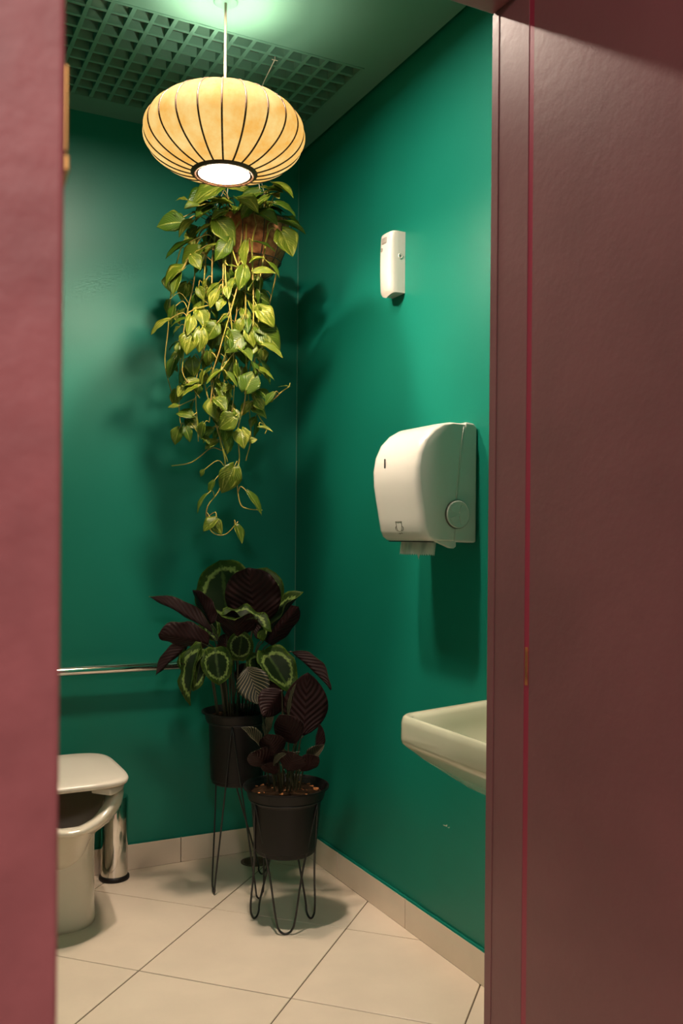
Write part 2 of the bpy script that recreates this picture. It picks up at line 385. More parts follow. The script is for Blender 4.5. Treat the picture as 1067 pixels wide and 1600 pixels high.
for i in range(-9, 9):
    for j in range(-9, 9):
        q = [O0+e1*((i+a)*TS+(g if a == 0 else -g))+e2*((j+b)*TS+(g if b == 0 else -g)) for a, b in ((0,0), (1,0), (1,1), (0,1))]
        q = clip(clip(q, 0, -0.011, 1), 1, -0.011, 1)
        if not q: continue
        room = clip(clip(q, 0, XL, -1), 1, YF, -1)
        if room: add_tile(room)
        hall = clip(clip(clip(clip(q, 1, YF-g, 1), 1, CY0, -1), 0, CX0, -1), 0, JR+0.01, 1)
        if hall: add_tile(hall)
# baseboards
def skirting(name, segs, label):
    r = thing(name, segs[0][:2]+(0,), label, 'baseboard', kind='structure')
    for x0, y0, x1, y1 in segs:
        bm = bmesh.new(); fs = box(bm, min(x0,x1), max(x0,x1), min(y0,y1), max(y0,y1), 0.0, 0.092)
        fs[1].material_index = 1
        bevel(obj('tile', bm, [M['tile'], M['green']], r), 0.0015, 2)
T = 0.0115
xs = [-0.012, -0.459, -0.924, -1.389, XL]
skirting('baseboard_back', [(a-0.0014, 0, b+0.0014, -T) for a, b in zip(xs, xs[1:])], 'cream tile skirting along the foot of the back wall')
ys = [0, -0.407, -0.872, -1.337, -1.802, YF]
skirting('baseboard_right', [(0, a-0.0014, -T, b+0.0014) for a, b in zip(ys, ys[1:])], 'cream tile skirting under the basin wall')
# paint drip edge on top of skirting
bm = bmesh.new(); random.seed(3)
pts = []
for k in range(80):
    t = k/79; pts.append((-0.004, t*YF, 0.0925+random.uniform(-0.0008, 0.0012)))
tube(bm, pts, 0.0042, 6); struct('trim_2', bm, M['green'], 'uneven green paint edge along the top of the right skirting', 'trim')

# door leaf standing open towards the camera
E = Vector((-1.4212, -2.945)); H = Vector((-1.352, -2.172)); d = (H-E).normalized(); n_ = Vector((-d.y, d.x))
if n_.x > 0: n_ = -n_
dr = thing('door_1', (H.x, H.y, 0), 'rose painted door leaf standing open at the left edge', 'door', kind='structure')
bm = bmesh.new()
q = [E, H, H+n_*0.036, E+n_*0.036]
rings(bm, [[(p.x, p.y, z) for p in q] for z in (0.012, 2.075)]); bevel(obj('leaf', bm, M['rose'], dr), 0.002, 2)
def dbox(a, b, o0, o1, z0, z1):     # a..b metres along leaf from free edge, o0..o1 out of its inner face
    q = [E+d*a-n_*o0, E+d*b-n_*o0, E+d*b-n_*o1, E+d*a-n_*o1]
    bm = bmesh.new(); rings(bm, [[(p.x, p.y, z) for p in q] for z in (z0, z1)]); return bm
bevel(obj('bolt_plate', dbox(0.004, 0.034, 0, 0.0016, 1.3575, 1.392), M['brass'], dr), 0.0006, 1)
bevel(obj('bolt', dbox(0.004, 0.028, 0, 0.0022, 1.3500, 1.3565), M['brass'], dr), 0.0006, 1)

# ---------------------------------------------------------------- pendant lamp
lp = thing('pendant_lamp', (LAMP.x, LAMP.y, CEIL), 'glowing saucer-shaped pendant lamp with dark wire ribs hanging from ceiling', 'lamp')
NR, RR, HC = 22, 0.2255, 0.114
def shade_prof(v):       # v 0 (bottom) .. 1 (top): radius, height
    a = -math.asin(0.93) + v*(math.asin(0.93)+math.asin(0.955))
    r = RR*math.cos(a)**0.92; z = HC*math.sin(a)
    return r, z
rs = []
NS = NR*8
for i in range(33):
    r, z = shade_prof(i/32)
    ring = []
    for k in range(NS):
        a = 2*math.pi*k/NS + R(3); s = abs(math.sin(NR*(2*math.pi*k/NS)/2))
        f = 1 - 0.030*(1-s**0.8)*min(1, 2.4*(1-abs(2*i/32-1))+0.15)
        ring.append((LAMP.x+r*f*math.cos(a), LAMP.y+r*f*math.sin(a), LAMP.z+z*(0.985+0.015*f)))
    rs.append(ring)
bm = bmesh.new(); rings(bm, rs, True, False, False); obj('shade', bm, M['shade'], lp, smooth=True)
for k in range(NR):
    a = 2*math.pi*k/NR + R(3); pts = []
    for i in range(29):
        r, z = shade_prof(i/28); f = 1 - 0.030*min(1, 2.4*(1-abs(2*i/28-1))+0.15)
        pts.append((LAMP.x+(r*f+0.0012)*math.cos(a), LAMP.y+(r*f+0.0012)*math.sin(a), LAMP.z+z))
    bm = bmesh.new(); tube(bm, pts, 0.0027, 6); obj('rib', bm, M['rib'], lp, smooth=True)
r0, z0 = shade_prof(0); r1, z1 = shade_prof(1)
def torus(c, r, t, n=56, m=10):
    bm = bmesh.new(); tube(bm, circle(c, r, n), t, m, closed=True); return bm
bm = bmesh.new(); lathe(bm, [(r0+0.002, z0+0.008), (r0+0.003, z0-0.002), (r0-0.003, z0-0.007), (r0-0.012, z0-0.007), (r0-0.014, z0-0.001), (r0-0.012, z0+0.006), (r0+0.002, z0+0.008)], LAMP, 64)
obj('bottom_ring', bm, M['rib'], lp, smooth=True)
obj('inner_ring', torus((LAMP.x, LAMP.y, LAMP.z+z0-0.003), r0-0.0165, 0.0028), M['rib'], lp, smooth=True)
bm = bmesh.new(); lathe(bm, [(0.0005, z0-0.009), (0.02, z0-0.0086), (0.038, z0-0.007), (r0-0.02, z0-0.004), (r0-0.0175, z0+0.001), (r0-0.02, z0+0.004), (0.0005, z0+0.004)], LAMP, 48, True, True)
obj('diffuser', bm, M['disc'], lp, smooth=True)
obj('top_ring', torus((LAMP.x, LAMP.y, LAMP.z+z1), r1, 0.003), M['rib'], lp, smooth=True)
bm = bmesh.new()
for k in range(3):
    a = 2*math.pi*k/3; tube(bm, [(LAMP.x+r1*math.cos(a), LAMP.y+r1*math.sin(a), LAMP.z+z1), (LAMP.x+0.01*math.cos(a), LAMP.y+0.01*math.sin(a), LAMP.z+z1)], 0.0013, 6)
obj('spider', bm, M['rib'], lp)
bm = bmesh.new(); lathe(bm, [(0.012, 0), (0.016, 0.006), (0.016, 0.03), (0.006, 0.036)], (LAMP.x, LAMP.y, LAMP.z+z1-0.018), 20, True, True); obj('socket_cap', bm, M['cord'], lp, smooth=True)
bm = bmesh.new(); tube(bm, [(LAMP.x, LAMP.y, LAMP.z+z1+0.01), (LAMP.x, LAMP.y, CEIL-0.002)], 0.0036, 10); obj('cord', bm, M['cord'], lp, smooth=True)
bm = bmesh.new(); lathe(bm, [(0.006, -0.006), (0.030, -0.006), (0.034, -0.003), (0.034, 0)], (LAMP.x, LAMP.y, CEIL), 32, True, True); obj('ceiling_rose', bm, M['ceil'], lp, smooth=True)

# ---------------------------------------------------------------- leaves
def leaf_mesh(name, kind, seed, mats, thick=0.006, nu=8, nv=12, droop=0.3, fold=0.25, wave=0.03, curl=0.0):
    rnd = random.Random(seed); ph = rnd.uniform(0, 6)
    tw = rnd.uniform(-0.15, 0.15)
    def pos(u, v, off):
        if kind == 'heart':
            w = 0.485*min(1, ((v+0.015)/0.36))**0.5*(1-max(0, (v-0.30)/0.70)**1.75)**0.95
            y = v - 0.17*abs(u)**1.4*max(0, 1-v*2.2)**1.5
        elif kind == 'round':
            w = 0.5*max(0, 1-(2*v-0.96)**2/1.0816)**0.52*(1 if v < 0.93 else (1-v)/0.07*0.55+0.45); y = v
        else:
            w = 0.5*max(0, math.sin(math.pi*v**0.92))**0.78; y = v
        if v >= 1: w = 0.001
        x = u*w
        z = fold*abs(x) - droop*v*v + wave*math.sin(v*15+ph+(2 if u > 0 else 0))*abs(u)**2 + tw*x*v*2
        if curl: 
            ang = u*curl; z += w*(1-math.cos(ang))*0.9; x = w*math.sin(ang)/max(1, curl)*0.9 if curl > 1 else x
        return Vector((x, y, z+off))
    bm = bmesh.new(); uvl = bm.loops.layers.uv.new('UVMap'); grids = []
    for off in (thick/2, -thick/2):
        grids.append([[bm.verts.new(pos(-1+2*i/nu, j/nv, off)) for i in range(nu+1)] for j in range(nv+1)])
    def quad(vs, uvs, mi):
        f = bm.faces.new(vs); f.material_index = mi
        for l, q in zip(f.loops, uvs): l[uvl].uv = q
    for s, G in enumerate(grids):
        for j in range(nv):
            for i in range(nu):
                vs = [G[j][i], G[j][i+1], G[j+1][i+1], G[j+1][i]]
                uvs = [(i/nu, j/nv), ((i+1)/nu, j/nv), ((i+1)/nu, (j+1)/nv), (i/nu, (j+1)/nv)]
                if s: vs.reverse(); uvs.reverse()
                quad(vs, uvs, min(s, len(mats)-1))
    A, B = grids
    per = [(0, i) for i in range(nu)] + [(j, nu) for j in range(nv)] + [(nv, i) for i in range(nu, 0, -1)] + [(j, 0) for j in range(nv, 0, -1)]
    for k in range(len(per)):
        (j, i), (j2, i2) = per[k], per[(k+1) % len(per)]
        quad([B[j][i], B[j2][i2], A[j2][i2], A[j][i]], [(i/nu, j/nv), (i2/nu, j2/nv), (i2/nu, j2/nv), (i/nu, j/nv)], 0)
    me = bpy.data.meshes.new(name); bm.to_mesh(me); bm.free()
    for m in mats: me.materials.append(m)
    me.polygons.foreach_set('use_smooth', [True]*len(me.polygons))
    return me
def place_leaf(name, me, base, tip, face, wr, parent):
    """leaf from base to tip; its upper side turned towards the direction `face`"""
    base, tip = Vector(base), Vector(tip); y = tip-base; Ln = y.length; y.normalize()
    z = Vector(face) - y*Vector(face).dot(y)
    z = z.normalized() if z.length > 1e-4 else y.orthogonal().normalized()
    x = y.cross(z); Lz = Ln*min(1, 0.2+0.8*wr)
    m = Matrix(((x.x*Ln*wr, y.x*Ln, z.x*Lz, base.x), (x.y*Ln*wr, y.y*Ln, z.y*Lz, base.y), (x.z*Ln*wr, y.z*Ln, z.z*Lz, base.z), (0, 0, 0, 1)))
    o = bpy.data.objects.new(name, me); C.objects.link(o); o.parent = parent
    o.matrix_parent_inverse = PINV[parent.name]; o.matrix_basis = m
    return o
TOCAM = -FWD; UPZ = Vector((0, 0, 1))

# ---------------------------------------------------------------- hanging pothos
BZ = 3.13
BC = P(389, 353, BZ)
RB = 0.138
hp = thing('hanging_pothos', (BC.x, BC.y, BC.z-0.19), 'trailing pothos with yellow-green leaves in a coir-lined hanging basket in the corner', 'hanging plant')
prof = [(0.003, -0.190), (0.04, -0.186), (0.075, -0.165), (0.103, -0.125), (0.124, -0.07), (RB-0.002, -0.01), (RB+0.004, 0.006), (RB-0.008, 0.010), (RB-0.016, -0.01), (0.10, -0.08), (0.06, -0.12), (0.003, -0.13)]
rs = []
random.seed(5)
for r, z in prof:
    rs.append([(BC.x+(r*(1+0.035*math.sin(5*a+z*30)+random.uniform(-.02, .02)))*math.cos(a), BC.y+r*(1+0.035*math.sin(5*a+z*30))*math.sin(a), BC.z+z+random.uniform(-.002, .002)) for a in [2*math.pi*k/48 for k in range(48)]])
bm = bmesh.new(); rings(bm, rs); obj('coir_liner', bm, M['coir'], hp, smooth=True)
bm = bmesh.new(); lathe(bm, [(0.002, -0.01), (0.06, -0.006), (RB-0.012, -0.018), (RB-0.02, -0.03)], BC, 32, True, True); obj('soil', bm, M['soil'], hp)
bm = bmesh.new(); tube(bm, circle((BC.x, BC.y, BC.z+0.004), RB+0.007, 48), 0.0022, 6, closed=True)
tube(bm, circle((BC.x, BC.y, BC.z-0.125), 0.110, 40), 0.0015, 6, closed=True)
for k in range(12):
    a = 2*math.pi*k/12
    tube(bm, [(BC.x+(r*1.045+0.002)*math.cos(a), BC.y+(r*1.045+0.002)*math.sin(a), BC.z+z-0.001) for r, z in prof[1:6]]+[(BC.x+(RB+0.007)*math.cos(a), BC.y+(RB+0.007)*math.sin(a), BC.z+0.004)], 0.0014, 5)
obj('wire_frame', bm, M['wire'], hp)
top = Vector((BC.x, BC.y, BC.z+0.30))
for k in range(3):
    a = 2*math.pi*k/3+0.5
    bm = bmesh.new(); tube(bm, [(BC.x+(RB+0.007)*math.cos(a), BC.y+(RB+0.007)*math.sin(a), BC.z+0.004), top], 0.0012, 5); obj('hanging_wire', bm, M['nylon'], hp)
bm = bmesh.new(); tube(bm, [top, Vector((top.x, top.y, CEIL-0.003))], 0.0014, 6); obj('ceiling_hook', bm, M['nylon'], hp)
HK = P(429.5, 82, 2.86); HK.z = CEIL-0.012
bm = bmesh.new(); tube(bm, [HK+UPZ*0.0095, HK, P(412, 128, 2.93), P(356, 292, 3.10), P(352, 348, 3.07)], 0.0014, 6)
tube(bm, [HK+Vector((-0.010, 0, -0.002)), HK+Vector((0.010, 0, -0.002))], 0.0013, 6); obj('stay_line', bm, M['nylon'], hp)

vines_px = [   # pixel paths with depth; real curves hanging from the rim
 [(355,345,3.02),(350,370,2.97),(348,450,2.97),(345,470,2.98),(300,485,2.98),(292,500,2.98),(286,560,2.98),(286,585,2.99),(300,605,3.0),(312,622,3.0)],
 [(400,350,3.0),(394,380,2.96),(395,430,2.96),(396,500,2.97),(390,520,2.97),(370,545,2.98),(345,580,2.98),(332,605,2.98),(327,660,2.98)],
 [(420,350,3.05),(412,400,2.98),(406,440,2.98),(404,500,3.0),(398,560,3.0),(394,608,3.0),(402,645,3.0),(416,668,3.0),(414,678,3.0)],
 [(385,350,3.0),(383,420,2.96),(384,500,2.99),(384,612,2.98),(372,670,2.98),(374,715,2.98),(370,745,2.98),(375,786,2.98),(388,795,2.98),(410,797,2.98)],
 [(335,355,3.08),(322,400,3.05),(318,470,3.04),(316,560,3.04),(322,610,3.03),(345,690,3.02),(352,730,3.02),(343,765,3.02),(325,790,3.01),(323,812,3.01),(332,832,3.01),(352,835,3.01),(372,815,3.01)],
 [(330,350,3.1),(310,370,3.1),(303,440,3.1),(290,500,3.1),(282,560,3.1),(280,640,3.08),(285,668,3.06),(298,672,3.06)],
 [(325,352,3.12),(290,372,3.14),(270,440,3.16),(262,520,3.16),(258,570,3.15),(270,620,3.14)],
 [(360,345,3.05),(362,400,3.0),(358,480,3.02),(352,560,3.05),(350,640,3.06),(352,700,3.06),(330,700,3.07),(300,722,3.08),(268,728,3.08)],
 [(405,360,3.2),(410,420,3.15),(400,520,3.12),(388,600,3.1),(392,680,3.08),(384,720,3.08)],
 [(430,350,3.15),(432,420,3.12),(420,480,3.1),(410,540,3.1),(400,600,3.1)],
 [(375,345,3.0),(356,380,2.96),(352,430,2.95),(360,490,2.95),(364,540,2.98),(366,600,3.0),(362,650,3.0)],
 [(340,345,3.02),(332,400,3.0),(330,460,3.0),(320,540,3.0),(306,600,3.02),(310,690,3.03)],
 [(380,350,3.0),(372,420,3.0),(368,500,3.02),(340,600,3.04),(344,680,3.03),(356,722,3.03)],
 [(396,610,3.0),(400,630,3.0),(425,625,3.0),(440,612,2.99),(452,604,2.99)],
 [(345,350,3.2),(330,430,3.2),(328,520,3.18),(335,620,3.15),(345,700,3.12)],
 [(345,345,3.0),(366,400,2.94),(372,440,2.95),(345,540,2.96),(330,600,2.99),(350,650,3.0)],
]
vine_pts = []
vine_bms = []
for vp in vines_px:
    pts = cr([P(*q) for q in vp], 7); bm = bmesh.new()
    tube(bm, pts, lambda t: 0.0030*(1-0.45*t), 6); vine_bms.append(bm); vine_pts.append(pts)
heart = [leaf_mesh('leaf', 'heart', s, [M['pothos']], droop=random.uniform(0.15, 0.45), fold=random.uniform(0.15, 0.5), wave=random.uniform(0.01, 0.04)) for s in range(8)]
# explicit leaves: pixel of base, pixel of tip, depth, depth change at tip, width ratio, facing (right, up, camera)
L2 = [
 (386,300,352,286,3.04,-.03,1.0,(0,.7,.7)),(345,292,298,302,2.99,-.03,1.0,(0,.7,.8)),(438,300,416,288,3.0,-.01,1.0,(0,.9,.6)),(372,312,404,322,2.93,-.04,.9,(.2,.8,.7)),(415,300,440,292,3.0,-.02,.8,(0,.9,.6)),(310,322,288,322,2.95,-.03,1.1,(-.2,.7,.8)),(352,330,330,334,2.94,-.03,.9,(0,.8,.7)),
 (285,348,245,345,3.00,-.02,1.15,(0,.5,1)),(284,340,262,330,3.02,0,1.0,(0,1,.5)),(330,300,290,318,3.02,-.03,.95,(.1,1,.7)),(352,318,316,312,2.98,0,.9,(0,1,.35)),
 (330,322,302,340,3.0,-.01,1.0,(-.4,.4,1)),(358,318,322,306,2.97,0,.8,(.2,1,.4)),(406,300,370,310,3.0,-.02,.9,(0,.8,.8)),(417,308,382,326,2.98,-.03,1.0,(-.3,.8,.6)),
 (428,288,461,303,2.99,-.02,.95,(.2,1,.5)),(430,318,464,328,2.99,-.01,.9,(0,.9,.6)),(404,332,434,346,2.96,-.03,.95,(0,.8,.7)),(438,348,480,358,2.98,-.02,.6,(0,1,.3)),
 (440,362,458,398,2.96,-.01,1.05,(.1,.3,1)),(338,345,366,374,2.93,-.02,.95,(.1,.3,1)),(336,350,304,354,2.95,-.01,.75,(0,1,.4)),(300,346,277,366,2.97,-.02,.7,(.3,1,.5)),
 (296,378,256,400,2.98,-.01,.6,(-.2,.9,.4)),(312,390,282,412,2.98,.01,.9,(0,.4,1)),(286,420,253,442,2.97,-.01,.95,(-.3,.6,.8)),(280,428,266,458,2.96,-.02,.6,(-.5,.3,1)),
 (358,375,337,405,2.93,-.01,.75,(.5,.3,1)),(342,382,316,384,2.94,0,.7,(.0,1,.5)),(397,378,431,384,2.93,-.02,.7,(0,1,.4)),(393,410,412,398,2.93,0,.9,(-.3,1,.5)),
 (385,378,374,412,2.93,-.01,.7,(-.8,.4,.8)),(381,418,375,450,2.93,-.01,.8,(.3,0,1)),(356,415,378,416,2.93,0,.5,(0,1,.6)),(398,426,432,424,2.93,-.01,.75,(0,.7,.8)),
 (421,411,440,428,2.93,-.01,.65,(.3,.8,.5)),(403,482,430,505,2.95,-.01,.9,(.2,.4,1)),(404,512,438,540,2.97,-.01,1.0,(.1,.2,1)),(407,540,444,553,2.95,-.01,.6,(0,.9,.4)),
 (262,500,231,514,2.98,-.01,.75,(-.2,.9,.6)),(293,498,264,502,2.96,0,.7,(0,1,.5)),(300,522,290,552,2.95,-.01,1.1,(0,.2,1)),(314,515,312,548,2.95,-.01,.8,(.3,.2,1)),
 (338,506,322,530,2.96,0,1.1,(.1,.2,1)),(340,455,326,480,2.96,0,.7,(-.3,.2,1)),(386,515,398,540,2.96,-.01,.8,(.2,.4,1)),(380,525,350,548,2.97,-.01,1.1,(-.1,.2,1)),
 (378,500,372,520,2.96,0,.9,(0,.7,.8)),(370,452,358,480,3.0,0,.9,(0,.2,1)),(310,450,318,468,3.0,0,.9,(0,.2,1)),
 (384,610,398,577,2.94,.0,1.15,(0,.15,1)),(366,652,340,668,2.94,0,1.15,(.1,.15,1)),(366,730,348,770,2.96,-.01,.9,(.3,.1,1)),(330,812,347,833,2.97,-.01,.9,(-.1,.7,.8)),(338,812,316,828,2.96,-.01,.9,(0,.8,.7)),
 (369,822,380,849,2.98,-.01,.7,(.6,.4,.7)),(388,770,414,800,2.95,-.01,.5,(.3,.7,.5)),(322,774,302,798,2.99,0,.55,(-.5,.8,.5)),(318,735,312,744,3.0,0,.9,(-.2,.3,1)),
 (334,752,324,772,3.0,0,.6,(-.3,.4,1)),(280,670,270,694,3.02,0,.9,(-.1,.3,1)),(290,668,298,690,3.0,0,.75,(.2,.5,1)),(274,560,262,590,3.05,0,.6,(-.3,.4,1)),
 (300,560,302,588,3.0,0,.95,(0,.3,1)),(400,625,412,640,2.97,0,1.1,(.1,.2,1)),(426,622,418,628,2.97,0,1.0,(.1,.3,1)),(398,575,431,584,2.96,-.01,.7,(0,1,.4)),(390,690,402,686,2.97,0,1.0,(0,.4,1)),
 (405,668,427,672,2.97,-.01,.7,(0,1,.4)),(300,650,275,640,3.0,0,.9,(0,.7,.8)),(278,635,262,632,3.0,0,.8,(0,.8,.7)),(346,580,320,598,2.97,0,.6,(-.5,.9,.5)),(310,605,282,616,2.98,0,.7,(0,.9,.5)),
 (290,600,312,588,3.0,0,.9,(0,.7,.8)),(364,565,352,594,3.0,0,.9,(.4,.3,1)),(370,570,368,598,2.96,0,.8,(-.7,.6,.6)),(350,640,330,650,3.0,0,.9,(0,.7,.8)),
 (290,312,274,308,3.06,0,1.0,(0,.8,.6)),(345,298,322,306,3.05,0,.9,(0,1,.4)),(420,296,402,286,3.1,0,.9,(0,1,.5)),(312,338,300,328,3.06,0,.9,(-.4,1,.4)),
 (452,604,434,602,2.98,0,.35,(0,.9,.4)),(305,300,328,292,3.1,0,.8,(0,1,.6)),(392,318,376,340,2.97,0,.8,(.5,.7,.6)),
 (300,400,314,420,2.96,0,1.0,(.1,.3,1)),(262,470,258,490,3.05,0,.6,(-.6,.3,1)),(272,480,262,506,3.0,0,.7,(-.5,.4,1)),
]
leaves = []
def put_leaf(bpx, bpy_, tpx, tpy, Z, dz, wr, fc, k=None, jit=0.0):
    b = P(bpx, bpy_, Z); t = P(tpx, tpy, Z+dz)
    f = RT0*fc[0] + UPZ*fc[1] + TOCAM*fc[2]
    me = heart[(k if k is not None else random.randrange(8)) % 8]
    o = place_leaf('leaf', me, b, t, f, wr, hp); leaves.append((b, t)); return b
random.seed(21)
def nearest(b):
    best = None
    for vi, pts in enumerate(vine_pts):
        for pi in range(0, len(pts), 2):
            p = pts[pi]; dd = (p-b).length + max(0, b.z-p.z)*0.3
            if best is None or dd < best[0]: best = (dd, vi, p)
    return best
def petiole(b, t, tol=0.16):
    dd, vi, p = nearest(b)
    if dd < tol and dd > 0.004:
        mid = (p+b)/2 + UPZ*(0.012 if b.z > p.z-0.03 else -0.010) + (b-t).normalized()*dd*0.25
        tube(vine_bms[vi], cr([p, mid, b], 4), 0.0015, 5)
    return dd
for q in L2:
    b = put_leaf(*q); t = leaves[-1][1]
    dd = petiole(b, t, 0.085)
    if dd >= 0.085:                                   # crown leaves rise from the soil
        s = Vector((BC.x, BC.y, BC.z)) + (Vector((b.x, b.y, BC.z))-BC)*0.55
        if (s-BC).length > RB*0.8: s = BC + (s-BC).normalized()*RB*0.8
        s.z = BC.z-0.01
        tube(vine_bms[random.randrange(len(vine_bms))], cr([s, (s+b)/2+UPZ*0.03, b], 5), 0.0018, 5)
# leaves along the vines
cnt = 0
def inside(px, py):
    tab = [(300, 265, 455), (350, 270, 450), (400, 268, 435), (450, 258, 425), (500, 250, 425), (560, 252, 425), (600, 264, 432), (650, 272, 420), (690, 285, 400), (705, 335, 395)]
    for (y0, a0, b0), (y1, a1, b1) in zip(tab, tab[1:]):
        if y0 <= py <= y1:
            t = (py-y0)/(y1-y0); return a0+(a1-a0)*t <= px <= b0+(b1-b0)*t
    return False
def px_of(p):
    r = p-CAMP; Z = r.dot(FWD); return 533.5+1440*r.dot(RT)/Z, 840-1440*r.dot(UP)/Z, Z
for vi, pts in enumerate(vine_pts):
    acc = 0; nxt = 0.03
    for a, b in zip(pts, pts[1:]):
        acc += (b-a).length
        if acc > nxt and cnt < 175:
            nxt = acc + random.uniform(0.028, 0.052)
            px, py, Z = px_of(b)
            side = random.choice((-1, 1)); L_ = random.uniform(14, 28)
            bx = px+side*random.uniform(3, 13); by = py+random.uniform(-10, 6); ang = R(random.uniform(20, 100))
            tx = bx+side*L_*math.cos(ang); ty = by+L_*math.sin(ang)
            if not (inside(tx, ty) and inside(bx, by)): continue
            if 340 < ty < 448 and 335 < tx < 450: continue
            bb = put_leaf(bx, by, tx, ty, Z+random.uniform(-.03, .04), random.uniform(-.03, .02), random.uniform(0.65, 1.1),
                     (side*random.uniform(-.2, .8), random.uniform(0.1, .9), random.uniform(.3, 1)))
            tube(vine_bms[vi], cr([b, (b+bb)/2+UPZ*0.008, bb], 4), 0.0014, 5); cnt += 1
# crown filler
for k in range(26):
    a = random.uniform(0, 6.28); r = random.uniform(0.03, 0.15); s = BC+Vector((math.cos(a)*r*0.6, math.sin(a)*r*0.6, -0.01))
    b = BC+Vector((math.cos(a)*r, math.sin(a)*r, random.uniform(0.02, 0.085))); t = b+Vector((math.cos(a)*0.055, math.sin(a)*0.055, random.uniform(-0.045, 0.01)))
    if b.y > -0.1 or b.x > -0.1: continue
    place_leaf('leaf', heart[k % 8], b, t, UPZ+TOCAM*random.uniform(0, .6), random.uniform(.8, 1.1), hp)
    tube(vine_bms[k % len(vine_bms)], cr([s, (s+b)/2+UPZ*0.02, b], 4), 0.0016, 5)
for bm in vine_bms: obj('vine', bm, M['vine'], hp, smooth=True)

# ---------------------------------------------------------------- plant stands and pots
def stand(name, c, ring_r, ring_z, feet, label, rw=0.0031, spread=0.026):
    t = thing(name, (c.x, c.y, 0), label, 'plant stand', 'wire hairpin plant stands')
    bm = bmesh.new(); tube(bm, circle((c.x, c.y, ring_z), ring_r, 48), rw, 8, closed=True); obj('ring', bm, M['wire'], t, smooth=True)
    n = len(feet); angs = [math.atan2(f[1]-c.y, f[0]-c.x) for f in feet]
    order = sorted(range(n), key=lambda i: angs[i]); F = [feet[i] for i in order]; A = [angs[i] for i in order]
    att = []
    for i in range(n):
        a0, a1 = A[i], A[(i+1) % n]
        if a1 < a0: a1 += 2*math.pi
        am = (a0+a1)/2; att.append(Vector((c.x+ring_r*math.cos(am), c.y+ring_r*math.sin(am), ring_z)))
    for i in range(n):
        f = Vector((F[i][0], F[i][1], rw)); a1, a0 = att[i], att[i-1]
        tg = (a1-a0); tg.z = 0; tg.normalize()
        out = Vector((math.cos(A[i]), math.sin(A[i]), 0))
        s = spread
        def side(sg, a):
            m = f.lerp(a, 0.50)+tg*sg*s*0.15; m.z = ring_z*0.5
            return [a, m, Vector((*(f+tg*sg*s*0.95).xy, 0.055)), Vector((*(f+tg*sg*s*0.62).xy, 0.016))]
        pts = side(-1, a0) + [f] + list(reversed(side(1, a1)))
        bm = bmesh.new(); tube(bm, cr(pts, 7), rw, 8); obj('leg', bm, M['wire'], t, smooth=True)
    return t
def pot(t, c, rt, rb, z0, z1, fl_h, holes=True):
    bm = bmesh.new(); h = z1-z0
    k = 0
    prof = [(rb*0.9, 0.004), (rb-0.004, 0.0), (rb, 0.004), (rb+0.001, 0.014), (rb+0.004, 0.016), (rt-0.020, h-fl_h), (rt-0.011, h-fl_h+0.001), (rt-0.005, h-0.008), (rt+0.004, h-0.006), (rt+0.004, h-0.001), (rt+0.001, h),
            (rt-0.003, h-0.003), (rt-0.014, h-fl_h+0.003), (rt-0.024, h-fl_h-0.02), (rb-0.003, 0.02), (0.002, 0.018)]
    lathe(bm, prof, (c.x, c.y, z0), 72, True, True); o = obj('pot', bm, M['black'], t, smooth=True); smooth(o, 35)
    bm = bmesh.new(); rs = []; random.seed(11)
    for r, z in ((rt-0.0135, -0.03), (rt*0.84, -0.024), (rt*0.6, -0.012), (rt*0.25, -0.010), (0.002, -0.008)):
        rs.append([(c.x+r*math.cos(6.2832*i/36), c.y+r*math.sin(6.2832*i/36), z1+z+random.uniform(-.002, .002)*(0 if r > rt-0.01 else 1)) for i in range(36)])
    rings(bm, rs, True, False, True); obj('soil', bm, M['soil'], t)
def stem(t, base, to, r=0.0026, bow=0.25, name='stem'):
    base, to = Vector(base), Vector(to); d_ = to-base
    mid = base + Vector((d_.x*0.25, d_.y*0.25, d_.z*0.55))
    m2 = base + Vector((d_.x*0.62, d_.y*0.62, d_.z*0.86 + 0.01))
    bm = bmesh.new(); tube(bm, cr([base, mid, m2, to], 6), lambda s: r*(1.2-0.4*s), 6); obj(name, bm, M['stalk'], t, smooth=True)

# tall stand with the round-leaved plant
F1 = [P(334, 1397, 3.107), P(409, 1368, 3.29), P(405, 1405, 3.069)]
C1 = P(371, 1105, 3.165); C1.z = 0
s1 = stand('plant_stand', C1, 0.102, 0.5750, F1, 'taller black wire hairpin stand at the back, holding the round-leaved plant', 0.0030, 0.020)
p1 = thing('potted_prayer_plant', (C1.x, C1.y, 0.36), 'round-leaved prayer plant, light green rings and purple undersides, in black pot on taller stand', 'potted plant')
pot(p1, C1, 0.118, 0.086, 0.365, 0.612, 0.034)
S1 = Vector((C1.x, C1.y, 0.60))
rnd = [leaf_mesh('leaf', 'round', s, [M['medal'], M['purple']], thick=0.008, nu=10, nv=16, droop=d_, fold=f_, wave=w_) for s, d_, f_, w_ in ((1, .05, .15, .03), (2, .30, .45, .05), (3, .10, .6, .07), (4, .35, .55, .09))]
roll = leaf_mesh('leaf', 'oval', 9, [M['medal'], M['purple']], thick=0.010, nu=8, nv=16, droop=0.22, fold=0.9, wave=0.06)
def PL(t, soil, me, bx, by, tx, ty, Z, dz, wr, fc, zoff=0.0):
    b = P(bx, by, Z); tp = P(tx, ty, Z+dz); f = RT0*fc[0]+UPZ*fc[1]+TOCAM*fc[2]
    place_leaf('leaf', me, b, tp, f, wr, t)
    a = math.atan2(b.y-soil.y, b.x-soil.x); rr = min(0.07, 0.35*math.hypot(b.x-soil.x, b.y-soil.y)+0.01)
    stem(t, (soil.x+rr*math.cos(a), soil.y+rr*math.sin(a), soil.z-0.012), b)
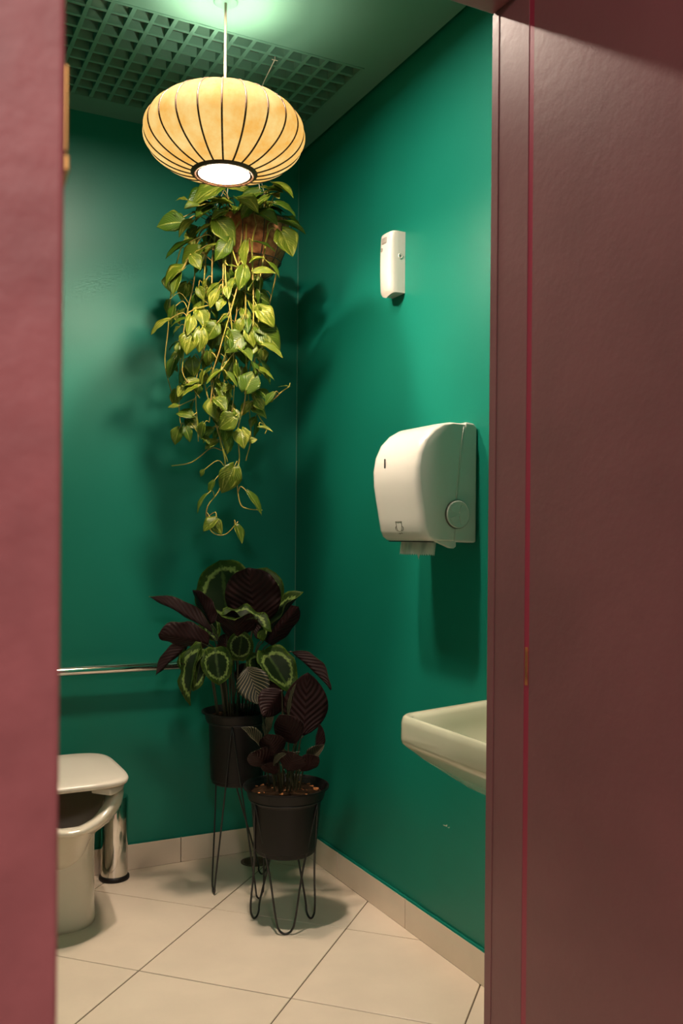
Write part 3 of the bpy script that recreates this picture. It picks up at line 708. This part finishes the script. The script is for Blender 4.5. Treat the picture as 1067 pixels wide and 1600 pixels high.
U = [   # base, tip, depth, depth change, width ratio, facing
 (rnd[0], 362,975,342,874, 3.24, .06, .95, (-.25,.3,1)),      # big, ring pattern, top left
 (rnd[0], 400,974,388,886, 3.08, -.02, 1.0, (0,.5,-1)),        # big purple underside
 (rnd[0], 398,975,418,886, 3.26, .05, .75, (.3,.2,1)),         # behind it, right
 (rnd[1], 330,975,308,921, 3.14, .02, .55, (.4,.2,-1)),        # upright purple left
 (roll,   332,988,236,928, 3.12, -.02, .22, (.3,.3,-1)),       # long rolled, far left
 (rnd[2], 326,1006,247,988, 3.02, -.05, .55, (0,.35,-1)),      # left, purple showing
 (rnd[1], 328,992,276,984, 3.20, .02, .5, (0,1,.2)),
 (rnd[3], 346,962,425,968, 3.02, -.02, .55, (0,1,.12)),        # wavy horizontal
 (rnd[2], 372,1000,366,962, 3.03, -.10, 1.0, (0,.3,-1)),       # purple below it
 (rnd[2], 411,1003,469,922, 3.08, .0, .40, (-.9,.4,.5)),       # pointing up right
 (rnd[1], 420,1006,462,945, 3.14, .02, .55, (-.3,.3,-1)),
 (rnd[1], 412,1016,456,1072, 3.02, -.08, .75, (.3,.6,.9)),     # drooping right
 (roll,   455,1018,521,1074, 3.05, -.03, .30, (.3,.5,-1)),     # brown edged far right
 (rnd[3], 314,1004,285,1097, 2.99, -.07, .42, (-.5,.6,.8)),    # drooping left
 (rnd[2], 316,1014,303,1080, 2.97, -.05, .35, (.6,.3,.8)),
 (rnd[1], 336,1012,342,1065, 2.99, -.06, .85, (0,.7,.8)),      # centre left droop
 (rnd[0], 372,1032,379,986, 3.03, -.02, .85, (.2,.4,1)),       # centre upright
 (roll,   300,1002,241,1052, 3.08, -.03, .30, (-.2,.6,-1)),
 (rnd[1], 296,1004,276,1045, 3.12, .0, .45, (-.5,.8,.3)),
 (rnd[1], 400,1020,408,1062, 3.04, -.05, .9, (.2,.6,.8)),
 (rnd[0], 430,1040,426,1090, 3.12, -.02, .8, (0,.4,-1)),
 (rnd[0], 384,1036,392,1080, 3.20, .02, .9, (0,.3,-1)),
 (rnd[2], 358,1030,350,990, 3.10, .0, .8, (0,.2,-1)),
 (rnd[1], 338,1000,326,960, 3.20, .03, .7, (-.3,.3,1)),
 (rnd[0], 408,1000,420,955, 3.18, .03, .8, (0,.2,-1)),
]
random.seed(31)
for q in U: PL(p1, S1, q[0], *q[1:])
for k in range(7):
    a = random.uniform(0, 6.28); stem(p1, (S1.x+0.03*math.cos(a), S1.y+0.03*math.sin(a), S1.z-0.012), (S1.x+0.06*math.cos(a*1.7), S1.y+0.06*math.sin(a*1.7), S1.z+random.uniform(.12, .25)))

# low stand with the pinstripe plant
F2 = [P(399, 1436, 2.91), P(446, 1461, 2.793), P(484, 1436, 2.913)]
C2 = P(447, 1225, 2.872); C2.z = 0
s2 = stand('plant_stand', C2, 0.114, 0.3965, F2, 'shorter black wire hairpin stand in front, holding the pinstriped plant', 0.0033, 0.032)
p2 = thing('potted_pinstripe_plant', (C2.x, C2.y, 0.225), 'pinstriped calathea with dark purple leaves in black pot on shorter stand', 'potted plant')
pot(p2, C2, 0.130, 0.092, 0.228, 0.436, 0.036)
bm = bmesh.new(); random.seed(8)
for k in range(36):
    a = random.uniform(0, 6.28); r = 0.108*math.sqrt(random.random()); z = 0.436-0.012-(r/0.118)**2*0.012
    L_, w, h = random.uniform(.008, .020), random.uniform(.005, .010), random.uniform(.002, .004)
    m = Matrix.Translation((C2.x+r*math.cos(a), C2.y+r*math.sin(a), z+0.002)) @ Matrix.Rotation(random.uniform(0, 6.28), 4, 'Z') @ Matrix.Rotation(random.uniform(-.5, .5), 4, 'X')
    vs = [bm.verts.new(m @ Vector((x*L_*(1 if y < 0 else .7), y*w, zz*h))) for zz in (-.5, .5) for y in (-.5, .5) for x in (-.5, .5)]
    for f in [(0,2,3,1), (4,5,7,6), (0,1,5,4), (2,6,7,3), (0,4,6,2), (1,3,7,5)]: bm.faces.new([vs[i] for i in f])
tag(obj('bark_mulch', bm, M['bark'], p2), 'reddish brown bark chips', kind='stuff')
S2 = Vector((C2.x, C2.y, 0.428))
pn = [leaf_mesh('leaf', 'oval', s, [M['pin'], M['purple']], thick=0.008, nu=8, nv=16, droop=d_, fold=f_, wave=w_) for s, d_, f_, w_ in ((11, .10, .2, .015), (12, .25, .35, .02), (13, .15, .7, .03))]
V = [
 (pn[0], 386,1042,407,1100, 2.90, -.06, .80, (-.1,.5,1)),
 (pn[1], 440,1078,408,1118, 2.84, -.02, .95, (0,.4,-1)),
 (pn[1], 452,1125,458,1065, 2.84, .0, .28, (-.9,.2,.5)),
 (pn[0], 474,1150,481,1050, 2.88, .02, .72, (0,.3,-1)),
 (pn[0], 462,1162,438,1114, 2.78, -.02, .85, (0,.4,-1)),
 (pn[2], 408,1168,380,1135, 2.78, -.03, .50, (-.2,.9,.5)),
 (pn[1], 430,1182,420,1142, 2.76, -.02, .95, (0,.3,-1)),
 (pn[0], 440,1080,420,1070, 2.95, .0, .8, (0,.6,-1)),
 (pn[2], 492,1178,501,1130, 2.84, .0, .40, (.6,.3,-.8)),
 (pn[2], 480,1190,505,1164, 2.82, -.02, .55, (.2,.6,.7)),
 (pn[1], 425,1200,392,1168, 2.78, -.04, .95, (0,.3,-1)),
 (pn[1], 450,1205,462,1170, 2.76, -.03, 1.1, (.1,.3,-1)),
 (pn[1], 470,1205,498,1178, 2.80, -.02, .7, (0,.4,-1)),
 (pn[2], 428,1196,446,1176, 2.75, -.02, .5, (-.3,.7,.6)),
 (pn[0], 470,1140,486,1088, 2.98, .03, .7, (.2,.2,-1)),
 (pn[1], 415,1150,424,1112, 2.92, .0, .5, (-.5,.3,.8)),
 (pn[2], 440,1165,452,1130, 2.90, .0, .45, (-.8,.3,.6)),
 (pn[1], 432,1210,410,1190, 2.78, -.03, .8, (0,.5,-1)),
]
random.seed(32)
for q in V: PL(p2, S2, q[0], *q[1:])
for k in range(10):
    a = random.uniform(0, 6.28); stem(p2, (S2.x+0.03*math.cos(a), S2.y+0.03*math.sin(a), S2.z-0.012), (S2.x+0.05*math.cos(a*1.7), S2.y+0.05*math.sin(a*1.7), S2.z+random.uniform(.05, .14)), 0.0018)

# ---------------------------------------------------------------- toilet
TX = -0.972
to = thing('toilet', (TX, -0.3, 0), 'cream ceramic toilet with cut-out front rim and closed lid, half behind the door', 'toilet')
NT = 72
def sup(xc, a, yf, yb, z, n=2.6, zf=None):
    yc, b = (yf+yb)/2, (yb-yf)/2; out = []
    for k in range(NT):
        t = 2*math.pi*k/NT; c, s = math.cos(t), math.sin(t)
        x = a*math.copysign(abs(c)**(2/n), c); y = b*math.copysign(abs(s)**(2/n), s)
        zz = z if zf is None else zf(x, yc+y, z)
        out.append((xc+x, yc+y, zz))
    return out
def notch(x, y, z):
    if z < 0.30 or y > -0.36: return z
    f = max(0, 1-(abs(x)/0.140)**1.9)
    g_ = min(1, max(0, (-0.36-y)/0.12)); g_ = g_*g_*(3-2*g_)
    return 0.30+(z-0.30)*(1-0.55*f*g_)
rs = [sup(TX, .134, -.458, -.03, 0, 3.0), sup(TX, .134, -.458, -.03, 0.012, 3.0), sup(TX, .131, -.452, -.03, 0.05, 3.0), sup(TX, .130, -.448, -.03, 0.20, 3.0), sup(TX, .131, -.452, -.03, 0.262, 3.0),
      sup(TX, .137, -.466, -.025, 0.282, 2.9), sup(TX, .154, -.512, -.02, 0.305, 2.7), sup(TX, .173, -.564, -.02, 0.335, 2.6), sup(TX, .187, -.602, -.02, 0.365, 2.6), sup(TX, .195, -.628, -.02, 0.395, 2.6, notch),
      sup(TX, .197, -.636, -.02, 0.420, 2.6, notch), sup(TX, .193, -.632, -.022, 0.434, 2.6, notch), sup(TX, .181, -.620, -.03, 0.440, 2.6, notch),
      sup(TX, .152, -.600, -.12, 0.438, 2.5, notch), sup(TX, .138, -.586, -.17, 0.428, 2.4, notch), sup(TX, .130, -.574, -.19, 0.400, 2.4, notch), sup(TX, .120, -.550, -.21, 0.33, 2.3), sup(TX, .085, -.48, -.25, 0.22, 2.1), sup(TX, .05, -.42, -.30, 0.17, 2.0)]
bm = bmesh.new(); rings(bm, rs); obj('bowl', bm, M['ceramic'], to, smooth=True)
# seat ring with open front
bm = bmesh.new()
ang = [R(-90+31+ (298)*k/60) for k in range(61)]
def seat_pt(t, a, yf, yb, n): 
    yc, b = (yf+yb)/2, (yb-yf)/2; c, s = math.cos(t), math.sin(t)
    return TX+a*math.copysign(abs(c)**(2/n), c), yc+b*math.copysign(abs(s)**(2/n), s)
rs = []
for t in ang:
    xo, yo = seat_pt(t, .186, -.632, -.19, 2.7); xi, yi = seat_pt(t, .118, -.575, -.25, 2.3)
    sec = []
    for u_, z in ((0, .443), (0.0, .457), (.07, .463), (.5, .465), (.93, .463), (1, .457), (1, .443)):
        sec.append((xo+(xi-xo)*u_, yo+(yi-yo)*u_, z))
    rs.append(sec)
rings(bm, rs); o = obj('seat', bm, M['seat'], to); smooth(o, 50); bevel(o, 0.006, 3, 60)
bm = bmesh.new()
N_ = 4.6
rings(bm, [sup(TX, .178, -.610, -.208, 0.4665, N_), sup(TX, .185, -.618, -.202, 0.470, N_), sup(TX, .187, -.620, -.200, 0.478, N_), sup(TX, .184, -.617, -.203, 0.484, N_), sup(TX, .170, -.60, -.215, 0.487, N_), sup(TX, .10, -.52, -.28, 0.489, N_)])
obj('lid', bm, M['seat'], to, smooth=True)
for s in (-1, 1):
    bm = bmesh.new(); tube(bm, [(TX+s*.075-.022, -.185, .458), (TX+s*.075+.022, -.185, .458)], 0.014, 16); obj('hinge', bm, M['seat'], to, smooth=True)

# toilet brush holder behind the toilet
BH = P(178, 1371, 3.245); BH.z = 0; BH.y = min(BH.y, -0.068)
br = thing('toilet_brush_holder', BH, 'slim polished chrome toilet brush holder with black foot behind the toilet', 'toilet brush holder')
bm = bmesh.new(); lathe(bm, [(0.050, 0.0), (0.0525, 0.003), (0.0525, 0.011), (0.049, 0.016)], BH, 40, True, True); obj('foot_ring', bm, M['black'], br, smooth=True)
bm = bmesh.new(); lathe(bm, [(0.046, 0.015), (0.0465, 0.018), (0.0465, 0.285), (0.045, 0.29), (0.020, 0.297), (0.012, 0.298)], BH, 48, True, True); smooth(obj('cylinder_body', bm, M['chrome'], br), 40)
bm = bmesh.new(); lathe(bm, [(0.006, 0.297), (0.006, 0.36), (0.010, 0.365), (0.010, 0.385), (0.004, 0.392)], BH, 20, True, True); smooth(obj('handle', bm, M['chrome'], br), 40)
# floor drain
DC = P(398, 1348, 3.42); DC.z = 0
dg = thing('floor_drain', DC, 'small round dark floor drain behind the plant stands', 'drain')
bm = bmesh.new(); lathe(bm, [(0.052, 0.0002), (0.052, 0.0022), (0.050, 0.003), (0.042, 0.003), (0.041, 0.0005)], DC, 40, True, False); obj('rim', bm, M['steel'], dg)
bm = bmesh.new(); lathe(bm, [(0.041, 0.0008), (0.001, 0.0008)], DC, 40); obj('pit', bm, M['dark'], dg)
bm = bmesh.new()
for k in range(-3, 4):
    w = math.sqrt(0.040**2-(k*0.011)**2); box(bm, DC.x-w, DC.x+w, DC.y+k*0.011-0.0025, DC.y+k*0.011+0.0025, 0.001, 0.0026)
obj('grate', bm, M['steel'], dg)
# grab bar
gb = thing('grab_bar', (-1.1, -0.07, 0.735), 'polished metal grab bar across the back wall above the toilet', 'grab bar')
bm = bmesh.new(); zb = 0.738
tube(bm, cr([(-0.42, -0.004, zb), (-0.42, -0.045, zb), (-0.445, -0.07, zb), (-0.52, -0.072, zb), (-1.1, -0.072, zb), (-1.55, -0.072, zb), (-1.60, -0.07, zb), (-1.625, -0.045, zb), (-1.625, -0.004, zb)], 8), 0.0155, 20)
obj('bar', bm, M['chrome'], gb, smooth=True)
for x in (-0.42, -1.625):
    bm = bmesh.new(); tube(bm, [(x, 0, zb), (x, -0.006, zb)], 0.036, 28); obj('wall_flange', bm, M['chrome'], gb)

# ---------------------------------------------------------------- wash basin
wb = thing('wash_basin', (-0.2, -1.700, 0.8), 'cream ceramic wash basin mounted on the right wall, cut off by the door frame', 'sink')
def outline(f, z, xc=-0.20, yc=-1.700, dx=0.0):
    # trapezoid with rounded front corners; scaled about (xc, yc)
    cs = [(-0.0005, yc+0.315, 0.004), (-0.410, yc+0.213, 0.042), (-0.410, yc-0.213, 0.042), (-0.0005, yc-0.315, 0.004)]
    out = []; m = len(cs)
    for i in range(m):
        p = Vector(cs[i][:2]); a = Vector(cs[i-1][:2]); b = Vector(cs[(i+1) % m][:2]); r = cs[i][2]
        da, db = (a-p).normalized(), (b-p).normalized(); half = da.angle(db)/2; tl = r/math.tan(half)
        cen = p+(da+db).normalized()*(r/math.sin(half))
        p0, p1_ = p+da*tl-cen, p+db*tl-cen
        a0 = math.atan2(p0.y, p0.x); a1 = math.atan2(p1_.y, p1_.x); dd = (a1-a0+math.pi) % (2*math.pi)-math.pi
        for k in range(9):
            t = a0+dd*k/8; out.append(cen+Vector((math.cos(t), math.sin(t)))*r)
        q0 = out[-1]; q1 = b-(b-p).normalized()*0.05
        for k in (0.25, 0.5, 0.75): out.append(q0.lerp(q1, k))
    res = []
    for p in out:
        x, y = xc+(p.x-xc)*f, yc+(p.y-yc)*f
        if f != 1 and dx is not None: x = x+dx
        res.append((min(x, -0.0005), y, z))
    return res
bm = bmesh.new()
rings(bm, [outline(.40, .600, dx=.09), outline(.64, .640, dx=.06), outline(.88, .702, dx=.02), outline(.96, .728, dx=.005), outline(.992, .738, dx=0), outline(1, .748), outline(.998, .785, dx=0), outline(.985, .798, dx=0), outline(.965, .802, dx=0),
           outline(.905, .799, dx=0), outline(.87, .790, dx=0), outline(.82, .765, dx=-.0), outline(.70, .71, dx=0), outline(.45, .682, dx=0), outline(.12, .675, dx=0)])
o = obj('basin', bm, M['basin'], wb); smooth(o, 60)
bm = bmesh.new(); lathe(bm, [(0.022, 0), (0.022, 0.003), (0.016, 0.004), (0.012, 0.001)], (-0.2, -1.700, 0.6745), 24, True, True); obj('waste', bm, M['chrome'], wb)
bm = bmesh.new(); tube(bm, cr([(-0.14, -1.700, 0.61), (-0.14, -1.700, 0.52), (-0.13, -1.700, 0.47), (-0.08, -1.700, 0.45), (-0.002, -1.700, 0.45)], 7), 0.018, 16); obj('trap_pipe', bm, M['chrome'], wb, smooth=True)

# ---------------------------------------------------------------- paper towel dispenser
Y0, Y1 = -1.222, -0.975          # near and far side faces
td = thing('towel_dispenser', (0, -1.1, 1.2), 'large white rounded paper towel dispenser on the green wall above basin', 'towel dispenser')
def seamx(z): 
    t = (z-1.20)/0.327; return -0.045-0.036*(1-t)**0.8
front = [(-.045,1.523), (-.085,1.524), (-.118,1.518), (-.150,1.500), (-.178,1.472), (-.196,1.435), (-.203,1.395), (-.201,1.355), (-.193,1.31), (-.183,1.26), (-.176,1.225), (-.168,1.208), (-.155,1.199), (-.12,1.197), (-.081,1.197)]
def prism(poly, y0, y1, mi=0, bm=None):
    bm = bm or bmesh.new(); rings(bm, [[(x, y, z) for x, z in poly] for y in (y0, y1)], mi=mi); return bm
cov = front + [(seamx(z), z) for z in (1.23, 1.27, 1.32, 1.38, 1.44, 1.49)]
# loft across the width with rounded shoulders
cxm, czm = -0.06, 1.355
def shr(poly, f, g): return [(cxm+(x-cxm)*(f if x < cxm else 1), czm+(z-czm)*g) for x, z in poly]
bm = bmesh.new()
secs = []
W = Y1-Y0
for y, s in ((0, .0), (.0015, .30), (.006, .60), (.014, .84), (.026, .97), (.038, 1)):
    secs.append((Y0+y, s))
secs2 = secs + [(Y1-(y-Y0), s) for y, s in reversed(secs)]
rs = []
for y, s in secs2:
    f = 0.87+0.13*s; g_ = 0.965+0.035*s
    rs.append([(x, y, z) for x, z in shr(cov, f, g_)])
rings(bm, rs); o = obj('cover', bm, M['plastic'], td); smooth(o, 32)
bm = bmesh.new(); tube(bm, [(seamx(z)-.001, Y0-.0003, z) for z in (1.512, 1.49, 1.46, 1.43, 1.40, 1.37, 1.34, 1.315)], 0.0018, 6); obj('seam_bead', bm, M['plastic'], td, smooth=True)
bk = [(-.001,1.195), (-.001,1.513), (-.012,1.524), (-.040,1.526)] + [(seamx(z)+.0025, z) for z in (1.49, 1.44, 1.38, 1.32, 1.27, 1.23)] + [(-.075,1.197)]
o = obj('back_box', prism(bk, Y0+.003, Y1-.003), M['plastic'], td); bevel(o, 0.006, 3, 25)
KN = Vector((-0.068, Y0, 1.272))
bm = bmesh.new(); rr = [(0.0392, 0.0035), (0.0392, -0.004), (0.0385, -0.005), (0.0375, -0.0045)]
rings(bm, [[(KN.x+r*math.cos(6.2832*i/48), KN.y+y, KN.z+r*math.sin(6.2832*i/48)) for i in range(48)] for r, y in rr], True, True, False)
obj('knob_ring', bm, M['icon'], td, smooth=True)
bm = bmesh.new()
rings(bm, [[(KN.x+r*math.cos(6.2832*i/48), KN.y+y, KN.z+r*math.sin(6.2832*i/48)) for i in range(48)] for r, y in ((0.0375, 0.0), (0.0375, -0.0065), (0.035, -0.008), (0.0335, -0.0065), (0.031, -0.006), (0.002, -0.005))], True, True, True)
kn = obj('knob', bm, M['plastic'], td); smooth(kn, 40)
bm = bmesh.new()                                     # four raised wedges of the knob grip
for k in range(4):
    a = math.pi/4+k*math.pi/2; p = []
    for da, r in ((-.25, .007), (-.42, .028), (0, .030), (.42, .028), (.25, .007)): p.append((r*math.cos(a+da), r*math.sin(a+da)))
    rings(bm, [[(KN.x+x, KN.y+y, KN.z+z) for x, z in p] for y in (-0.004, -0.0075)])
obj('grip', bm, M['plastic'], td)
o = obj('latch_tab', prism([(-.150,1.205), (-.066,1.205), (-.066,1.184), (-.074,1.179), (-.084,1.180)], Y0+.006, Y0+.022), M['plastic'], td); bevel(o, 0.002, 2)
o = obj('key_slot', boxes((-.2050, -.2015, -1.061, -1.0585, 1.402, 1.428)), M['dark'], td)
# raised pictogram: sheet held by two hands
def fx(z):                                              # front surface x at height z
    for (xa, za), (xb, zb_) in zip(front, front[1:]):
        if zb_ <= z <= za and za > zb_: return xa+(xb-xa)*(za-z)/(za-zb_)
    return -.19
bm = bmesh.new()
def ic(pl, r=0.0007):
    tube(bm, [(fx(z)-0.0004, -1.101+yy, z) for yy, z in pl], r, 5)
zc = 1.235
ic([(-.017, zc+.017), (.017, zc+.017)]); ic([(-.015, zc+.017), (-.014, zc-.002), (-.009, zc-.010)]); ic([(.015, zc+.017), (.014, zc-.002), (.009, zc-.010)])
ic([(-.009, zc-.010), (-.005, zc-.009), (0, zc-.011), (.005, zc-.009), (.009, zc-.010)])
for s in (-1, 1): ic([(s*.017, zc+.004), (s*.021, zc+.001), (s*.020, zc-.005), (s*.013, zc-.009)], 0.0009)
ic([(-.010, zc-.016), (-.004, zc-.014), (.002, zc-.017), (.010, zc-.015)], 0.0012)
obj('pictogram', bm, M['icon'], td)
# paper
bm = bmesh.new(); n = 44; ya, yb = Y0+0.030, Y1-0.030; rows = []
random.seed(4)
for j in range(5):
    row = []
    for i in range(n+1):
        y = ya+(yb-ya)*i/n; z = 1.202-0.044*j/4
        if j == 4: z += 0.005*(i % 2)
        if j == 4 and 19 <= i <= 21: z -= 0.012
        row.append((-.115+0.004*math.sin(i*0.35)*j/4-0.006*j/4, y, z))
    rows.append(row)
for t0 in (0, 0.0006):
    vr = [[bm.verts.new((p[0]+t0, p[1], p[2])) for p in r] for r in rows]
    for a, b in zip(vr, vr[1:]):
        for i in range(n): bm.faces.new((a[i], a[i+1], b[i+1], b[i]))
tw = tag(obj('paper_sheet', bm, M['paper'], td), 'torn-edged sheet of paper hanging out below')
obj('paper_slot', boxes((-.150, -.085, ya-.008, yb+.012, 1.1955, 1.1985)), M['dark'], td)

# ---------------------------------------------------------------- air freshener dispenser
FY0, FY1 = -0.822, -0.746
af = thing('air_freshener', (0, -0.785, 1.97), 'small white upright air freshener unit high on the right wall', 'air freshener')
zt, zb2 = 2.168, 1.976
def afp(z, s=1.0):
    # horizontal section: flat back at the wall, rounded front
    d_ = (0.058 - 0.004*abs((z-2.07)/0.1)**2)*s; y0, y1 = FY0, FY1; yc = (y0+y1)/2; hw = (y1-y0)/2
    out = [(-0.0005, y0, z)]
    for k in range(17):
        t = math.pi*k/16; c = math.cos(t)
        out.append((-d_*(0.45+0.55*math.sin(t)**0.55) if 0 < k < 16 else -d_*0.45, yc-hw*math.copysign(abs(c)**0.7, c), z))
    out.append((-0.0005, y1, z)); return out
bm = bmesh.new()
rs = [afp(zb2+0.010*0, .86), afp(zb2+.004, .97)] + [afp(zb2+.01+(zt-zb2-.018)*k/8) for k in range(9)] + [afp(zt-.003, .97), afp(zt, .88)]
# wedge the underside: front lower than back
rs[0] = [(x, y, z-0.016*(-x/0.058)*(1-abs((y-(FY0+FY1)/2)/0.04))) for x, y, z in rs[0]]
rings(bm, rs); o = obj('body', bm, M['plastic'], af); smooth(o, 38)
o = obj('sensor_window', boxes((-.0590, -.048, FY0+.022, FY0+.050, 2.131, 2.152)), M['lens'], af); bevel(o, 0.004, 2)
bm = bmesh.new(); tube(bm, [(-.050, FY0+.050, 2.116), (-.0582, FY0+.050, 2.116)], 0.0065, 20); obj('spray_nozzle', bm, M['lens'], af)
LK = Vector((-0.018, FY0, 2.090))
bm = bmesh.new(); rings(bm, [[(LK.x+r*math.cos(6.2832*i/24), LK.y+y, LK.z+r*math.sin(6.2832*i/24)) for i in range(24)] for r, y in ((0.0085, .002), (0.0085, -.0012), (0.0065, -.002), (0.0055, -.0008), (0.001, -.0008))]); obj('lock', bm, M['plastic'], af, smooth=True)
bm = bmesh.new(); tube(bm, [(LK.x, LK.y-.0004, LK.z), (LK.x, LK.y-.0014, LK.z)], 0.0022, 10); obj('keyhole', bm, M['dark'], af)
# ---------------------------------------------------------------- soap dispenser, a sliver beside the frame
sd = thing('soap_dispenser', (0, -1.45, 0.92), 'pale rounded soap dispenser mostly hidden behind the door frame', 'soap dispenser')
bm = bmesh.new(); box(bm, -.100, -.0005, -1.51, -1.398, 0.925, 1.285); bevel(obj('body', bm, M['soap'], sd), 0.03, 5)
bm = bmesh.new(); box(bm, -.085, -.03, -1.48, -1.41, 0.905, 0.932); bevel(obj('push_bar', bm, M['seat'], sd), 0.006, 2)
